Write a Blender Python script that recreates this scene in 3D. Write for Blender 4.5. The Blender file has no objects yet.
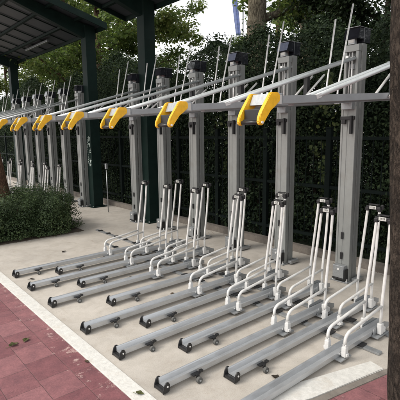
import bpy, bmesh, math, random
import numpy as np
from mathutils import Vector, Matrix
random.seed(7); rng = np.random.default_rng(11)
S = bpy.context.scene; COL = S.collection
PI = math.pi

# ------------------------------------------------------------------ materials
def nodes(name):
    m = bpy.data.materials.new(name); m.use_nodes = True
    nt = m.node_tree; b = nt.nodes['Principled BSDF']
    return m, nt, b
def N(nt, t, **kw):
    n = nt.nodes.new(t)
    for k, v in kw.items():
        if k in n.inputs: n.inputs[k].default_value = v
        else: setattr(n, k, v)
    return n
def ramp(nt, stops):
    r = nt.nodes.new('ShaderNodeValToRGB'); e = r.color_ramp.elements
    while len(e) < len(stops): e.new(.5)
    for i, (p, c) in enumerate(stops):
        e[i].position = p; e[i].color = (*c, 1) if len(c) == 3 else c
    return r
def mat(name, c, rough=.5, metal=0., scale=30., amt=.15, bump=0., spread=.12, dirt=None, stretch=None, coat=0.):
    """base colour with fine mottling, roughness variation, optional dirt tint"""
    m, nt, b = nodes(name); L = nt.links
    tc = N(nt, 'ShaderNodeTexCoord'); mp = N(nt, 'ShaderNodeMapping'); L.new(tc.outputs['Object'], mp.inputs[0])
    if stretch: mp.inputs['Scale'].default_value = stretch
    n1 = N(nt, 'ShaderNodeTexNoise', Scale=scale, Detail=6., Roughness=.65); L.new(mp.outputs[0], n1.inputs['Vector'])
    lo = tuple(x*(1-amt) for x in c); hi = tuple(min(1, x*(1+amt)) for x in c)
    r = ramp(nt, [(.3, lo), (.7, hi)]); L.new(n1.outputs['Fac'], r.inputs[0]); out = r.outputs[0]
    if dirt:
        n2 = N(nt, 'ShaderNodeTexNoise', Scale=scale*.22, Detail=8., Roughness=.7); L.new(mp.outputs[0], n2.inputs['Vector'])
        rr = ramp(nt, [(.52, (0, 0, 0)), (.72, (1, 1, 1))]); L.new(n2.outputs['Fac'], rr.inputs[0])
        mx = N(nt, 'ShaderNodeMix', data_type='RGBA'); L.new(rr.outputs[0], mx.inputs[0]); L.new(out, mx.inputs[6])
        mx.inputs[7].default_value = (*dirt, 1); out = mx.outputs[2]
    L.new(out, b.inputs['Base Color'])
    mr = N(nt, 'ShaderNodeMapRange'); mr.inputs[3].default_value = max(.03, rough-spread); mr.inputs[4].default_value = min(1, rough+spread)
    L.new(n1.outputs['Fac'], mr.inputs[0]); L.new(mr.outputs[0], b.inputs['Roughness'])
    b.inputs['Specular IOR Level'].default_value = .15 if 'green' in name else .5
    b.inputs['Metallic'].default_value = metal; b.inputs['Coat Weight'].default_value = coat
    if bump:
        bp = N(nt, 'ShaderNodeBump', Strength=bump, Distance=.01); L.new(n1.outputs['Fac'], bp.inputs['Height']); L.new(bp.outputs[0], b.inputs['Normal'])
    return m
def leafmat(name, cols, trans=.35, rough=.5, tcol=None):
    m, nt, b = nodes(name); L = nt.links
    g = N(nt, 'ShaderNodeNewGeometry'); r = ramp(nt, [(i/(len(cols)-1), c) for i, c in enumerate(cols)])
    tc = N(nt, 'ShaderNodeTexCoord'); n = N(nt, 'ShaderNodeTexNoise', Scale=1.3, Detail=3.); L.new(tc.outputs['Object'], n.inputs['Vector'])
    a = N(nt, 'ShaderNodeMath', operation='MULTIPLY'); a.inputs[1].default_value = .62; L.new(g.outputs['Random Per Island'], a.inputs[0])
    ad = N(nt, 'ShaderNodeMath', operation='MULTIPLY_ADD'); ad.inputs[1].default_value = 1.1; L.new(n.outputs['Fac'], ad.inputs[0])
    sb = N(nt, 'ShaderNodeMath', operation='SUBTRACT'); sb.inputs[1].default_value = .36; L.new(a.outputs[0], sb.inputs[0]); L.new(sb.outputs[0], ad.inputs[2])
    L.new(ad.outputs[0], r.inputs[0]); L.new(r.outputs[0], b.inputs['Base Color']); b.inputs['Roughness'].default_value = rough; b.inputs['Specular IOR Level'].default_value = .25
    t = N(nt, 'ShaderNodeBsdfTranslucent')
    hs = N(nt, 'ShaderNodeHueSaturation', Saturation=1.1, Value=1.7); hs.inputs['Hue'].default_value = .495
    L.new(r.outputs[0], hs.inputs['Color']); L.new(hs.outputs[0], t.inputs[0])
    ms = N(nt, 'ShaderNodeMixShader'); ms.inputs[0].default_value = trans
    L.new(b.outputs[0], ms.inputs[1]); L.new(t.outputs[0], ms.inputs[2]); L.new(ms.outputs[0], nt.nodes['Material Output'].inputs[0])
    return m
M = {}
M['steel'] = mat('galvanised_steel', (.33, .345, .355), .42, .55, 18, .13, 0, dirt=(.25, .24, .22), stretch=(1, 4, 4))
M['alu'] = mat('tray_aluminium', (.52, .535, .55), .34, .6, 14, .07, 0, dirt=(.42, .425, .43), stretch=(1, 3, 3))
M['postgrey'] = mat('post_grey_paint', (.272, .282, .272), .45, .35, 14, .06, 0, dirt=(.23, .225, .205))
M['beam'] = mat('beam_grey_paint', (.33, .345, .355), .42, .35, 12, .1, 0, dirt=(.3, .3, .3))
M['armwhite'] = mat('arm_pale_paint', (.50, .53, .53), .35, .25, 20, .08)
M['white'] = mat('white_coated_tube', (.62, .615, .595), .36, .0, 26, .10, .1, dirt=(.42, .40, .36))
M['boot'] = mat('white_plastic_boot', (.58, .58, .57), .5, .0, 40, .1, 0, dirt=(.42, .4, .36))
M['rod'] = mat('polished_rod', (.82, .82, .8), .25, .3, 40, .1)
M['black'] = mat('black_plastic', (.012, .012, .013), .42, 0, 60, .3)
M['gloss'] = mat('glossy_black_cap', (.014, .015, .02), .14, 0, 20, .3, spread=.05, coat=.5)
M['rubber'] = mat('worn_rubber', (.085, .085, .08), .8, 0, 50, .4)
M['yellow'] = mat('yellow_plastic', (.78, .43, .014), .45, 0, 35, .14, .15, dirt=(.52, .29, .03))
M['green'] = mat('dark_green_paint', (.006, .017, .014), .6, .0, 8, .25, .0, dirt=(.011, .022, .018))
M['fence'] = mat('fence_green_paint', (.004, .008, .007), .8, 0, 20, .3)
M['panel'] = mat('roof_panel_underside', (.030, .042, .048), .55, 0, 6, .18, dirt=(.02, .03, .033))
M['plate'] = mat('white_label', (.52, .52, .49), .5, 0, 60, .05)
M['ink'] = mat('black_ink', (.02, .02, .02), .6, 0, 60, .1)
M['stencil'] = mat('stencil_white', (.5, .58, .54), .7, 0, 90, .4)
M['blue'] = mat('pale_blue_cloth', (.40, .47, .74), .7, 0, 3, .2, stretch=(1, 1, 4))
M['glare'] = mat('painted_sky_glare', (.13, .15, .21), .25, 0, 30, .1)  # sky reflection painted in as a flat blue-grey colour
M['lawn'] = mat('rough_grass_and_soil', (.018, .026, .012), .95, 0, 6, .5, .8)
M['tube'] = mat('frosted_tube', (.12, .14, .14), .3, 0, 20, .1)
M['scrap'] = mat('white_paper', (.75, .74, .7), .8, 0, 60, .1)
M['dryleaf'] = mat('dry_leaf', (.12, .085, .05), .8, 0, 60, .5)
M['greenleaf'] = mat('fallen_green_leaf', (.13, .14, .06), .7, 0, 50, .5)
M['darkleaf'] = mat('dark_wet_leaf', (.045, .035, .025), .7, 0, 60, .4)
M['edging'] = mat('concrete_edging', (.17, .15, .13), .9, 0, 12, .25, .4)

def bark(name, c1, c2, sc=9.):
    m, nt, b = nodes(name); L = nt.links
    tc = N(nt, 'ShaderNodeTexCoord'); mp = N(nt, 'ShaderNodeMapping'); mp.inputs['Scale'].default_value = (1, 1, .38); L.new(tc.outputs['Object'], mp.inputs[0])
    dn = N(nt, 'ShaderNodeTexNoise', Scale=sc*1.5, Detail=5., Roughness=.7); L.new(mp.outputs[0], dn.inputs['Vector'])
    dv = N(nt, 'ShaderNodeVectorMath', operation='MULTIPLY_ADD'); L.new(dn.outputs['Color'], dv.inputs[0]); dv.inputs[1].default_value = (.12, .12, .12); L.new(mp.outputs[0], dv.inputs[2])
    v = N(nt, 'ShaderNodeTexVoronoi', Scale=sc*3.6); v.feature = 'DISTANCE_TO_EDGE'; L.new(dv.outputs[0], v.inputs['Vector'])
    n = N(nt, 'ShaderNodeTexNoise', Scale=sc*7, Detail=10., Roughness=.75); L.new(mp.outputs[0], n.inputs['Vector'])
    r = ramp(nt, [(.33, c1), (.7, c2)]); L.new(n.outputs['Fac'], r.inputs[0])
    rv = ramp(nt, [(.0, (.28, .27, .26)), (.16, (1, 1, 1))]); L.new(v.outputs[0], rv.inputs[0])
    n3 = N(nt, 'ShaderNodeTexNoise', Scale=3.2, Detail=6., Roughness=.65); L.new(tc.outputs['Object'], n3.inputs['Vector'])
    r3 = ramp(nt, [(.35, (.55, .55, .54)), (.65, (1.15, 1.12, 1.08))]); L.new(n3.outputs['Fac'], r3.inputs[0])
    o = r.outputs[0]
    for q in (rv, r3):
        mx = N(nt, 'ShaderNodeMix', data_type='RGBA', blend_type='MULTIPLY'); mx.inputs[0].default_value = .85
        L.new(o, mx.inputs[6]); L.new(q.outputs[0], mx.inputs[7]); o = mx.outputs[2]
    L.new(o, b.inputs['Base Color']); b.inputs['Roughness'].default_value = .95; b.inputs['Specular IOR Level'].default_value = .2
    mn = N(nt, 'ShaderNodeMath', operation='MINIMUM'); mn.inputs[1].default_value = .25; L.new(v.outputs[0], mn.inputs[0])
    ad = N(nt, 'ShaderNodeMath', operation='MULTIPLY_ADD'); ad.inputs[1].default_value = 2.6; L.new(mn.outputs[0], ad.inputs[0]); L.new(n.outputs['Fac'], ad.inputs[2])
    bp = N(nt, 'ShaderNodeBump', Strength=1., Distance=.012); L.new(ad.outputs[0], bp.inputs['Height']); L.new(bp.outputs[0], b.inputs['Normal'])
    return m
M['bark_dark'] = bark('bark_dark', (.018, .014, .011), (.13, .105, .085))
M['bark_warm'] = bark('bark_warm', (.11, .06, .04), (.34, .20, .13))
M['bark_pale'] = bark('bark_pale', (.10, .085, .06), (.36, .33, .25), 5)
M['bark_brown'] = bark('bark_brown', (.05, .03, .02), (.2, .13, .09), 6)
M['leaf_hedge'] = leafmat('leaf_hedge', [(.005, .010, .005), (.011, .023, .010), (.022, .040, .016), (.055, .082, .032)], .15, .75)
M['leaf_ivy'] = leafmat('leaf_ivy', [(.025, .04, .015), (.055, .08, .025), (.12, .14, .05)], .3)
M['leaf_bush'] = leafmat('leaf_bush', [(.018, .032, .014), (.036, .060, .025), (.060, .092, .038), (.12, .155, .062)], .25, .5)
M['leaf_tree'] = leafmat('leaf_tree', [(.03, .052, .015), (.06, .095, .028), (.10, .145, .042), (.20, .23, .085)], .5)
M['leaf_light'] = leafmat('leaf_light', [(.04, .065, .018), (.07, .105, .03), (.12, .155, .045), (.21, .21, .08)], .5)
M['leaf_dark'] = leafmat('leaf_dark', [(.005, .010, .005), (.010, .020, .008), (.020, .034, .013), (.045, .06, .022)], .22, .75)

def ground_mat():
    m, nt, b = nodes('old_concrete'); L = nt.links
    tc = N(nt, 'ShaderNodeTexCoord')
    def noise(s, d=8., r=.65, dist=0.):
        n = N(nt, 'ShaderNodeTexNoise', Scale=s, Detail=d, Roughness=r, Distortion=dist); L.new(tc.outputs['Object'], n.inputs['Vector']); return n
    n1, n2, n3, n4 = noise(.9, 6), noise(5.5, 9, .7, .4), noise(160, 3), noise(2.3, 8, .75, .8)
    r1 = ramp(nt, [(.25, (.42, .38, .33)), (.55, (.52, .48, .425)), (.8, (.56, .52, .47))]); L.new(n2.outputs['Fac'], r1.inputs[0])
    r2 = ramp(nt, [(.3, (.74, .74, .74)), (.65, (1, 1, 1))]); L.new(n1.outputs['Fac'], r2.inputs[0])
    r3 = ramp(nt, [(.3, (.82, .82, .82)), (.7, (1.04, 1.04, 1.04))]); L.new(n3.outputs['Fac'], r3.inputs[0])
    r4 = ramp(nt, [(.60, (1, 1, 1)), (.72, (.74, .69, .62))]); L.new(n4.outputs['Fac'], r4.inputs[0])
    n6 = noise(38, 6, .8); r6 = ramp(nt, [(.66, (1, 1, 1)), (.74, (.62, .58, .52))]); L.new(n6.outputs['Fac'], r6.inputs[0])
    n7 = noise(1.7, 5, .6, 1.2); r7 = ramp(nt, [(.47, (1, 1, 1)), (.495, (.955, .945, .93)), (.52, (1, 1, 1))]); L.new(n7.outputs['Fac'], r7.inputs[0])
    o = r1.outputs[0]
    for r in (r2, r3, r4, r6, r7):
        mx = N(nt, 'ShaderNodeMix', data_type='RGBA', blend_type='MULTIPLY'); mx.inputs[0].default_value = 1
        L.new(o, mx.inputs[6]); L.new(r.outputs[0], mx.inputs[7]); o = mx.outputs[2]
    L.new(o, b.inputs['Base Color']); b.inputs['Roughness'].default_value = .88
    bp = N(nt, 'ShaderNodeBump', Strength=.35, Distance=.004); L.new(n3.outputs['Fac'], bp.inputs['Height']); L.new(bp.outputs[0], b.inputs['Normal'])
    return m
def paver_mat():
    m, nt, b = nodes('red_pavers'); L = nt.links
    tc = N(nt, 'ShaderNodeTexCoord'); sp = N(nt, 'ShaderNodeSeparateXYZ'); cb = N(nt, 'ShaderNodeCombineXYZ')
    L.new(tc.outputs['Object'], sp.inputs[0])
    ax = N(nt, 'ShaderNodeMath', operation='ADD'); ax.inputs[1].default_value = 10.63 - 1.0
    L.new(sp.outputs['X'], ax.inputs[0])
    ay = N(nt, 'ShaderNodeMath', operation='ADD'); ay.inputs[1].default_value = 20.
    L.new(sp.outputs['Y'], ay.inputs[0]); L.new(ay.outputs[0], cb.inputs[0]); L.new(ax.outputs[0], cb.inputs[1])
    # slight waviness so the joints are not ruler-straight
    wn = N(nt, 'ShaderNodeTexNoise', Scale=3.5, Detail=2.); L.new(tc.outputs['Object'], wn.inputs['Vector'])
    wv = N(nt, 'ShaderNodeVectorMath', operation='MULTIPLY_ADD'); L.new(wn.outputs['Color'], wv.inputs[0]); wv.inputs[1].default_value = (.012, .012, 0); L.new(cb.outputs[0], wv.inputs[2])
    bt = N(nt, 'ShaderNodeTexBrick'); bt.offset = .25; bt.offset_frequency = 2
    bt.inputs['Scale'].default_value = 1; bt.inputs['Brick Width'].default_value = .26; bt.inputs['Row Height'].default_value = .2135
    bt.inputs['Mortar Size'].default_value = .0028; bt.inputs['Mortar Smooth'].default_value = .6; bt.inputs['Bias'].default_value = 0
    bt.inputs['Color1'].default_value = (.165, .058, .066, 1); bt.inputs['Color2'].default_value = (.245, .105, .112, 1); bt.inputs['Mortar'].default_value = (.115, .055, .055, 1)
    L.new(wv.outputs[0], bt.inputs['Vector'])
    def noise(s, d=8., r=.65, dist=0.):
        n = N(nt, 'ShaderNodeTexNoise', Scale=s, Detail=d, Roughness=r, Distortion=dist); L.new(tc.outputs['Object'], n.inputs['Vector']); return n
    n1, n2, n3 = noise(9, 10, .72), noise(90, 4), noise(2.2, 9, .72, .5)
    r1 = ramp(nt, [(.3, (.66, .68, .72)), (.5, (.95, .95, .95)), (.72, (1.25, 1.25, 1.22))]); L.new(n1.outputs['Fac'], r1.inputs[0])
    mx = N(nt, 'ShaderNodeMix', data_type='RGBA', blend_type='MULTIPLY'); mx.inputs[0].default_value = 1; L.new(bt.outputs['Color'], mx.inputs[6]); L.new(r1.outputs[0], mx.inputs[7])
    r2 = ramp(nt, [(.3, (.8, .8, .8)), (.7, (1.08, 1.08, 1.08))]); L.new(n2.outputs['Fac'], r2.inputs[0])
    mx2 = N(nt, 'ShaderNodeMix', data_type='RGBA', blend_type='MULTIPLY'); mx2.inputs[0].default_value = 1; L.new(mx.outputs[2], mx2.inputs[6]); L.new(r2.outputs[0], mx2.inputs[7])
    # pale efflorescence / mortar smears, stronger next to the white band
    n5 = noise(11, 10, .8, .15)
    edge = N(nt, 'ShaderNodeMapRange'); edge.inputs[1].default_value = .72; edge.inputs[2].default_value = 1.18; edge.inputs[3].default_value = -.10; edge.inputs[4].default_value = .085
    L.new(sp.outputs['X'], edge.inputs[0])
    far = N(nt, 'ShaderNodeMapRange'); far.inputs[1].default_value = 1.22; far.inputs[2].default_value = 1.3; far.inputs[3].default_value = 0; far.inputs[4].default_value = -.10
    L.new(sp.outputs['X'], far.inputs[0]); a0 = N(nt, 'ShaderNodeMath', operation='ADD'); L.new(edge.outputs[0], a0.inputs[0]); L.new(far.outputs[0], a0.inputs[1])
    a1 = N(nt, 'ShaderNodeMath', operation='ADD'); L.new(n5.outputs['Fac'], a1.inputs[0]); L.new(a0.outputs[0], a1.inputs[1])
    a2 = N(nt, 'ShaderNodeMath', operation='MULTIPLY_ADD'); a2.inputs[1].default_value = .35; L.new(n3.outputs['Fac'], a2.inputs[0]); L.new(a1.outputs[0], a2.inputs[2])
    r5 = ramp(nt, [(.80, (0, 0, 0)), (.86, (.8, .8, .8))]); L.new(a2.outputs[0], r5.inputs[0])
    mx3 = N(nt, 'ShaderNodeMix', data_type='RGBA'); L.new(r5.outputs[0], mx3.inputs[0]); L.new(mx2.outputs[2], mx3.inputs[6]); mx3.inputs[7].default_value = (.46, .33, .30, 1)
    L.new(mx3.outputs[2], b.inputs['Base Color'])
    b.inputs['Roughness'].default_value = .78
    h = N(nt, 'ShaderNodeMath', operation='MULTIPLY_ADD'); h.inputs[1].default_value = -2.; L.new(bt.outputs['Fac'], h.inputs[0]); L.new(n2.outputs['Fac'], h.inputs[2])
    bp = N(nt, 'ShaderNodeBump', Strength=.5, Distance=.004); L.new(h.outputs[0], bp.inputs['Height']); L.new(bp.outputs[0], b.inputs['Normal'])
    return m
M['ground'] = ground_mat(); M['pavers'] = paver_mat()
M['band'] = mat('white_painted_band', (.57, .56, .525), .8, 0, 30, .12, .5, dirt=(.50, .465, .41))
M['soil'] = mat('dark_soil', (.06, .045, .032), .95, 0, 14, .4, .8)

# ------------------------------------------------------------------ mesh helpers
class MB:
    def __init__(s): s.bm = bmesh.new()
    def box(s, lo, hi, bev=0., rot=None, piv=None):
        c = [(a+b)/2 for a, b in zip(lo, hi)]; d = [abs(b-a) for a, b in zip(lo, hi)]
        r = bmesh.ops.create_cube(s.bm, size=1); vs = r['verts']
        bmesh.ops.scale(s.bm, vec=d, verts=vs); bmesh.ops.translate(s.bm, vec=c, verts=vs)
        if bev:
            es = list({e for v in vs for e in v.link_edges})
            rr = bmesh.ops.bevel(s.bm, geom=es, offset=bev, segments=2, affect='EDGES', profile=.6)
            vs = list({v for f in rr['faces'] for v in f.verts} | {v for v in vs if v.is_valid})
        if rot is not None:
            bmesh.ops.rotate(s.bm, cent=piv or c, matrix=rot, verts=vs)
        return s
    def tube(s, pts, r, n=10, smooth=0, cap=True):
        pts = [Vector(p) for p in pts]
        if smooth:  # round the corners
            out = [pts[0]]
            for i in range(1, len(pts)-1):
                a, b, c = pts[i-1], pts[i], pts[i+1]
                d = min(smooth, (a-b).length*.48, (c-b).length*.48)
                p0 = b+(a-b).normalized()*d; p2 = b+(c-b).normalized()*d
                for k in range(6):
                    t = k/5; out.append(p0*(1-t)**2 + b*2*t*(1-t) + p2*t*t)
            out.append(pts[-1]); pts = out
        rs = r if isinstance(r, (list, tuple)) else [r]*len(pts)
        rings = []; ref = None
        for i, p in enumerate(pts):
            t = (pts[min(i+1, len(pts)-1)]-pts[max(i-1, 0)]).normalized()
            if ref is None: ref = Vector((0, 0, 1)) if abs(t.z) < .9 else Vector((1, 0, 0))
            u = t.cross(ref).normalized(); v = u.cross(t).normalized(); ref = v
            rings.append([s.bm.verts.new(p+(u*math.cos(2*PI*k/n)+v*math.sin(2*PI*k/n))*rs[i]) for k in range(n)])
        for a, b in zip(rings, rings[1:]):
            for k in range(n):
                f = s.bm.faces.new((a[k], a[(k+1) % n], b[(k+1) % n], b[k])); f.smooth = n > 5
        if cap:
            s.bm.faces.new(rings[0][::-1]); s.bm.faces.new(rings[-1])
        return s
    def prism_y(s, poly, y0, y1, bev=0.):
        """polygon in XZ extruded along Y"""
        a = [s.bm.verts.new((x, y0, z)) for x, z in poly]; b = [s.bm.verts.new((x, y1, z)) for x, z in poly]
        n = len(poly); fs = [s.bm.faces.new(a), s.bm.faces.new(b[::-1])]
        for i in range(n): fs.append(s.bm.faces.new((a[i], b[i], b[(i+1) % n], a[(i+1) % n])))
        if bev:
            es = [e for e in {e for f in fs for e in f.edges}]
            bmesh.ops.bevel(s.bm, geom=es, offset=bev, segments=2, affect='EDGES')
        return s
    def prism_x(s, poly, x0, x1, z0=0., z1=0.):
        """polygon in YZ extruded along X"""
        a = [s.bm.verts.new((x0, y, z+z0)) for y, z in poly]; b = [s.bm.verts.new((x1, y, z+z1)) for y, z in poly]
        n = len(poly); s.bm.faces.new(a); s.bm.faces.new(b[::-1])
        for i in range(n): s.bm.faces.new((a[i], b[i], b[(i+1) % n], a[(i+1) % n]))
        return s
    def disc(s, c, r, h, axis='Z', n=20, bev=0.):
        q = {'Z': Matrix.Identity(4), 'Y': Matrix.Rotation(PI/2, 4, 'X'), 'X': Matrix.Rotation(PI/2, 4, 'Y')}[axis]
        rr = bmesh.ops.create_cone(s.bm, cap_ends=True, segments=n, radius1=r, radius2=r, depth=h, matrix=Matrix.Translation(c) @ q)
        return s
    def build(s, name, m, parent=None):
        bmesh.ops.recalc_face_normals(s.bm, faces=s.bm.faces)
        me = bpy.data.meshes.new(name); s.bm.to_mesh(me); s.bm.free(); me.materials.append(M[m] if isinstance(m, str) else m)
        return link(name, me, parent)
def split(b, name, m, parent):
    """one object for every connected piece"""
    bm = b.bm; seen = set(); bm.verts.index_update(); bm.verts.ensure_lookup_table()
    for v in bm.verts:
        if v.index in seen: continue
        st = [v]; isl = set([v.index])
        while st:
            q = st.pop()
            for e in q.link_edges:
                w = e.other_vert(q)
                if w.index not in isl: isl.add(w.index); st.append(w)
        seen |= isl
        nb = MB(); mp = {i: nb.bm.verts.new(bm.verts[i].co) for i in isl}
        fs = {f for i in isl for f in bm.verts[i].link_faces}
        for f in fs: nb.bm.faces.new([mp[x.index] for x in f.verts]).smooth = f.smooth
        nb.build(name, m, parent)
    bm.free()
def link(name, me, parent=None):
    o = bpy.data.objects.new(name, me); COL.objects.link(o)
    if parent: o.parent = parent
    return o
def tag(o, label=None, cat=None, group=None, kind=None):
    for k, v in (('label', label), ('category', cat), ('group', group), ('kind', kind)):
        if v: o[k] = v
    return o
def thing(name, loc=(0, 0, 0), **kw):
    o = bpy.data.objects.new(name, None); COL.objects.link(o); o.location = loc; o.empty_display_size = .1
    return tag(o, **kw)
KIDS = {}
def kids(o): return [c for c in COL.objects if c.parent == o]
def dup(o, loc, label=None, group=None, rz=None, sc=None, parent=None):
    def rec(x, par):
        c = x.copy(); COL.objects.link(c); c.parent = par
        for k in kids(x): rec(k, c)
        return c
    c = rec(o, parent); c.location = loc
    if rz is not None: c.rotation_euler = (0, 0, rz)
    if sc: c.scale = sc
    if label: c['label'] = label
    if group: c['group'] = group
    return c
def text_mesh(txt, size, depth=.0008):
    cu = bpy.data.curves.new('digits', 'FONT'); cu.body = txt; cu.size = size; cu.extrude = depth; cu.align_x = 'CENTER'; cu.align_y = 'CENTER'
    o = bpy.data.objects.new('digits', cu); COL.objects.link(o)
    bpy.context.view_layer.update(); dg = bpy.context.evaluated_depsgraph_get()
    me = bpy.data.meshes.new_from_object(o.evaluated_get(dg)); bpy.data.objects.remove(o); bpy.data.curves.remove(cu)
    me.materials.clear(); me.materials.append(M['ink'])
    return me

ORD = ['nearest', 'second nearest', 'third nearest', 'fourth nearest', 'fifth nearest', 'sixth nearest', 'farthest']

# ------------------------------------------------------------------ ground
def sheet(name, pts, z, m, th=0.):
    b = MB()
    if th:
        lo = [b.bm.verts.new((x, y, z-th)) for x, y in pts]; hi = [b.bm.verts.new((x, y, z)) for x, y in pts]; n = len(pts)
        b.bm.faces.new(hi); b.bm.faces.new(lo[::-1])
        for i in range(n): b.bm.faces.new((lo[i], lo[(i+1) % n], hi[(i+1) % n], hi[i]))
        es = [e for e in b.bm.edges if abs(e.verts[0].co.z-z) < 1e-5 and abs(e.verts[1].co.z-z) < 1e-5]
        bmesh.ops.bevel(b.bm, geom=es, offset=min(.008, th*.4), segments=2, affect='EDGES')
    else:
        b.bm.faces.new([b.bm.verts.new((x, y, z)) for x, y in pts])
    o = b.build(name, m); o['kind'] = 'structure'; return o
sheet('ground', [(-300, -300), (300, -300), (300, 300), (-300, 300)], 0, 'ground')
# inner/outer edges of the angled white band on the near side
sheet('pavement', [(-12, -9), (4.2, -9), (4.2, .62), (2.66, 1.135), (2.0, 1.27), (1.18, 1.585), (1.18, 26), (-12, 26)], .004, 'pavers')
sheet('kerb_band', [(1.182, 1.70), (1.292, 1.70), (1.292, 24), (1.182, 24)], .012, 'band', .012)
sheet('painted_band', [(1.182, 1.622), (2.0, 1.325), (2.63, 1.19), (2.655, 1.30), (1.94, 1.515), (1.30, 1.698), (1.182, 1.698)], .0115, 'band', .0115)
sheet('edging_strip', [(1.184, 1.583), (2.0, 1.268), (2.66, 1.133), (2.68, 1.175), (2.0, 1.318), (1.184, 1.614)], .009, 'edging', .009)
sheet('planting_soil', [(.9, 6.42), (2.95, 6.42), (3.0, 7.9), (.9, 7.9)], .008, 'soil', .008)
sheet('planted_ground', [(4.62, -40), (60, -40), (60, 60), (4.62, 60)], .01, 'lawn', .01)
sheet('rear_kerb', [(4.5, -3), (4.61, -3), (4.61, 24), (4.5, 24)], .09, 'edging', .09)

# ------------------------------------------------------------------ lower bike tray
def make_lower():
    t = thing('lower_bike_tray', label='x', cat='bike tray', group='lower wheel trays on the ground')
    L_ = 1.86
    W = .038
    ch = MB()
    prof = [(-W-.005, .068), (-W+.001, .068), (-W+.005, .063), (-.021, .038), (.021, .038), (W-.005, .063), (W-.001, .068), (W+.005, .068),
            (W+.005, .064), (W+.002, .030), (-W-.002, .030), (-W-.005, .064)]
    ch.prism_x(prof, .012, L_)
    ch.build('channel', 'alu', t)
    cap = MB()   # black U shaped end cap: base bar with two ears
    cap.box((-.014, -.049, .005), (.02, .049, .027), .004)
    for s in (-1, 1):
        ear = [(-.018, .006), (.030, .012), (.036, .052), (.026, .071), (.008, .075), (-.005, .061), (-.015, .032)]
        y = s*.048; cap.prism_y(ear, y-.0055, y+.0055, .002)
    cap.build('end_cap', 'black', t)
    b = MB()
    for s in (-1, 1): b.disc((.014, s*.055, .048), .0060, .004, 'Y', 12)
    split(b, 'cap_bolt', 'rod', t)
    ft = MB(); ft.box((.205, -.074, .044), (.265, -.0425, .052), .003); ft.box((.225, -.085, .028), (.248, -.072, .056), .003); ft.box((.262, -.078, .052), (.286, -.055, .066), .003)
    f = ft.build('foot_bracket', 'black', t)
    w = MB(); w.disc((.235, -.095, .0212), .021, .019, 'Y', 20); w.build('foot_wheel', 'rubber', f)
    w = MB(); w.disc((.235, -.107, .0212), .007, .006, 'Y', 12); w.build('axle', 'steel', f)
    # bolts on the channel side
    b = MB()
    for x in (1.14, 1.2, 1.62, 1.68, 1.74): b.disc((x, -W-.0065, .055), .0055, .005, 'Y', 8)
    split(b, 'channel_bolt', 'rod', t)
    # carrier plates between hoop and uprights
    b = MB(); b.box((1.10, -.085, .0195), (1.235, .085, .0295), .003); b.box((1.60, -.09, .0195), (1.78, .09, .0295), .003)
    split(b, 'mounting_plate', 'steel', t)
    for s in (-1, 1):
        y = s*.068
        bt = MB(); bt.box((1.152, y-.017, .034), (1.190, y+.017, .108), .006); bt.box((1.156, y-.026, .04), (1.186, y+.026, .062), .004); bt.box((1.159, y-.0135, .106), (1.183, y+.0135, .126), .004)
        bt.build('hoop_socket', 'boot', t)
        h = MB(); h.tube([(1.168, y, .12), (1.172, y, .172), (1.208, y, .200), (1.42, y, .226), (1.682, y, .258)], .0117, 12, smooth=.05); h.build('wheel_hoop', 'white', t)
        bt = MB(); bt.box((1.657, y-.018, .034), (1.698, y+.018, .120), .006); bt.box((1.70, y-.012, .034), (1.745, y+.012, .075), .004)
        bt.build('upright_socket', 'boot', t)
        u = MB(); u.tube([(1.680, y, .10), (1.680, y, .27), (1.735, y*.92, .62), (1.768, y*.80, .90), (1.769, y*.80, .915)], .0117, 12, smooth=.15); u.build('upright', 'white', t)
    # side brackets
    b = MB()
    for s in (-1, 1):
        y0 = s*.0478+.003
        b.prism_y([(1.60, .030), (1.86, .030), (1.86, .065), (1.78, .098), (1.62, .088)], y0-.0045, y0-.0015)
    split(b, 'side_bracket', 'steel', t)
    c = MB(); c.box((1.752, -.064, .902), (1.79, .064, .934), .006); c.box((1.749, .038, .888), (1.786, .070, .922), .006); c.box((1.749, -.070, .888), (1.786, -.038, .922), .006)
    c.box((1.778, -.080, .905), (1.80, -.055, .95), .005); c.box((1.76, -.045, .94), (1.79, .045, .952), .003)
    cl = c.build('clamp', 'black', t)
    p = MB(); p.box((1.7475, -.030, .908), (1.7518, .030, .936), .001); pl = p.build('number_plate', 'plate', cl)
    return t
proto = make_lower()
AY = [1.50, 2.0, 2.53, 3.05, 3.75, 4.31, 4.83]; AX = 1.365
BY = [1.79, 2.29, 2.82, 3.41, 4.05, 4.61]; BX = 1.78
def add_digits(root, txt):
    cl = [k for k in kids(root) if k.name.startswith('clamp')][0]; pl = kids(cl)[0]
    # digits face -X: text plane XY -> YZ
    me = text_mesh(txt, .022); me.transform(Matrix(((0, 0, -1, 1.747), (-1, 0, 0, 0), (0, 1, 0, .9215), (0, 0, 0, 1))))
    pl2 = pl.data.copy(); pl2.materials.append(M['ink'])
    b = bmesh.new(); b.from_mesh(pl2); n0 = len(b.faces); b.from_mesh(me); b.faces.ensure_lookup_table()
    for f in b.faces[n0:]: f.material_index = 1
    b.to_mesh(pl2); b.free(); pl.data = pl2; bpy.data.meshes.remove(me)
al = []
for i, y in enumerate(AY):
    lb = ('lower tray ending close to the white kerb, ' + ORD[i] + ' of these to the right trunk')
    al.append((proto if i == 0 else dup(proto, (AX, y, 0)), (AX, y), lb, i))
bl = []
ORD6 = ORD[:5]+['farthest']
for i, y in enumerate(BY):
    lb = ('lower tray set back between two others, ' + ORD6[i] + ' of these to the right trunk')
    bl.append((dup(proto, (BX, y, 0)), (BX, y), lb, i))
k = 0
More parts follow.
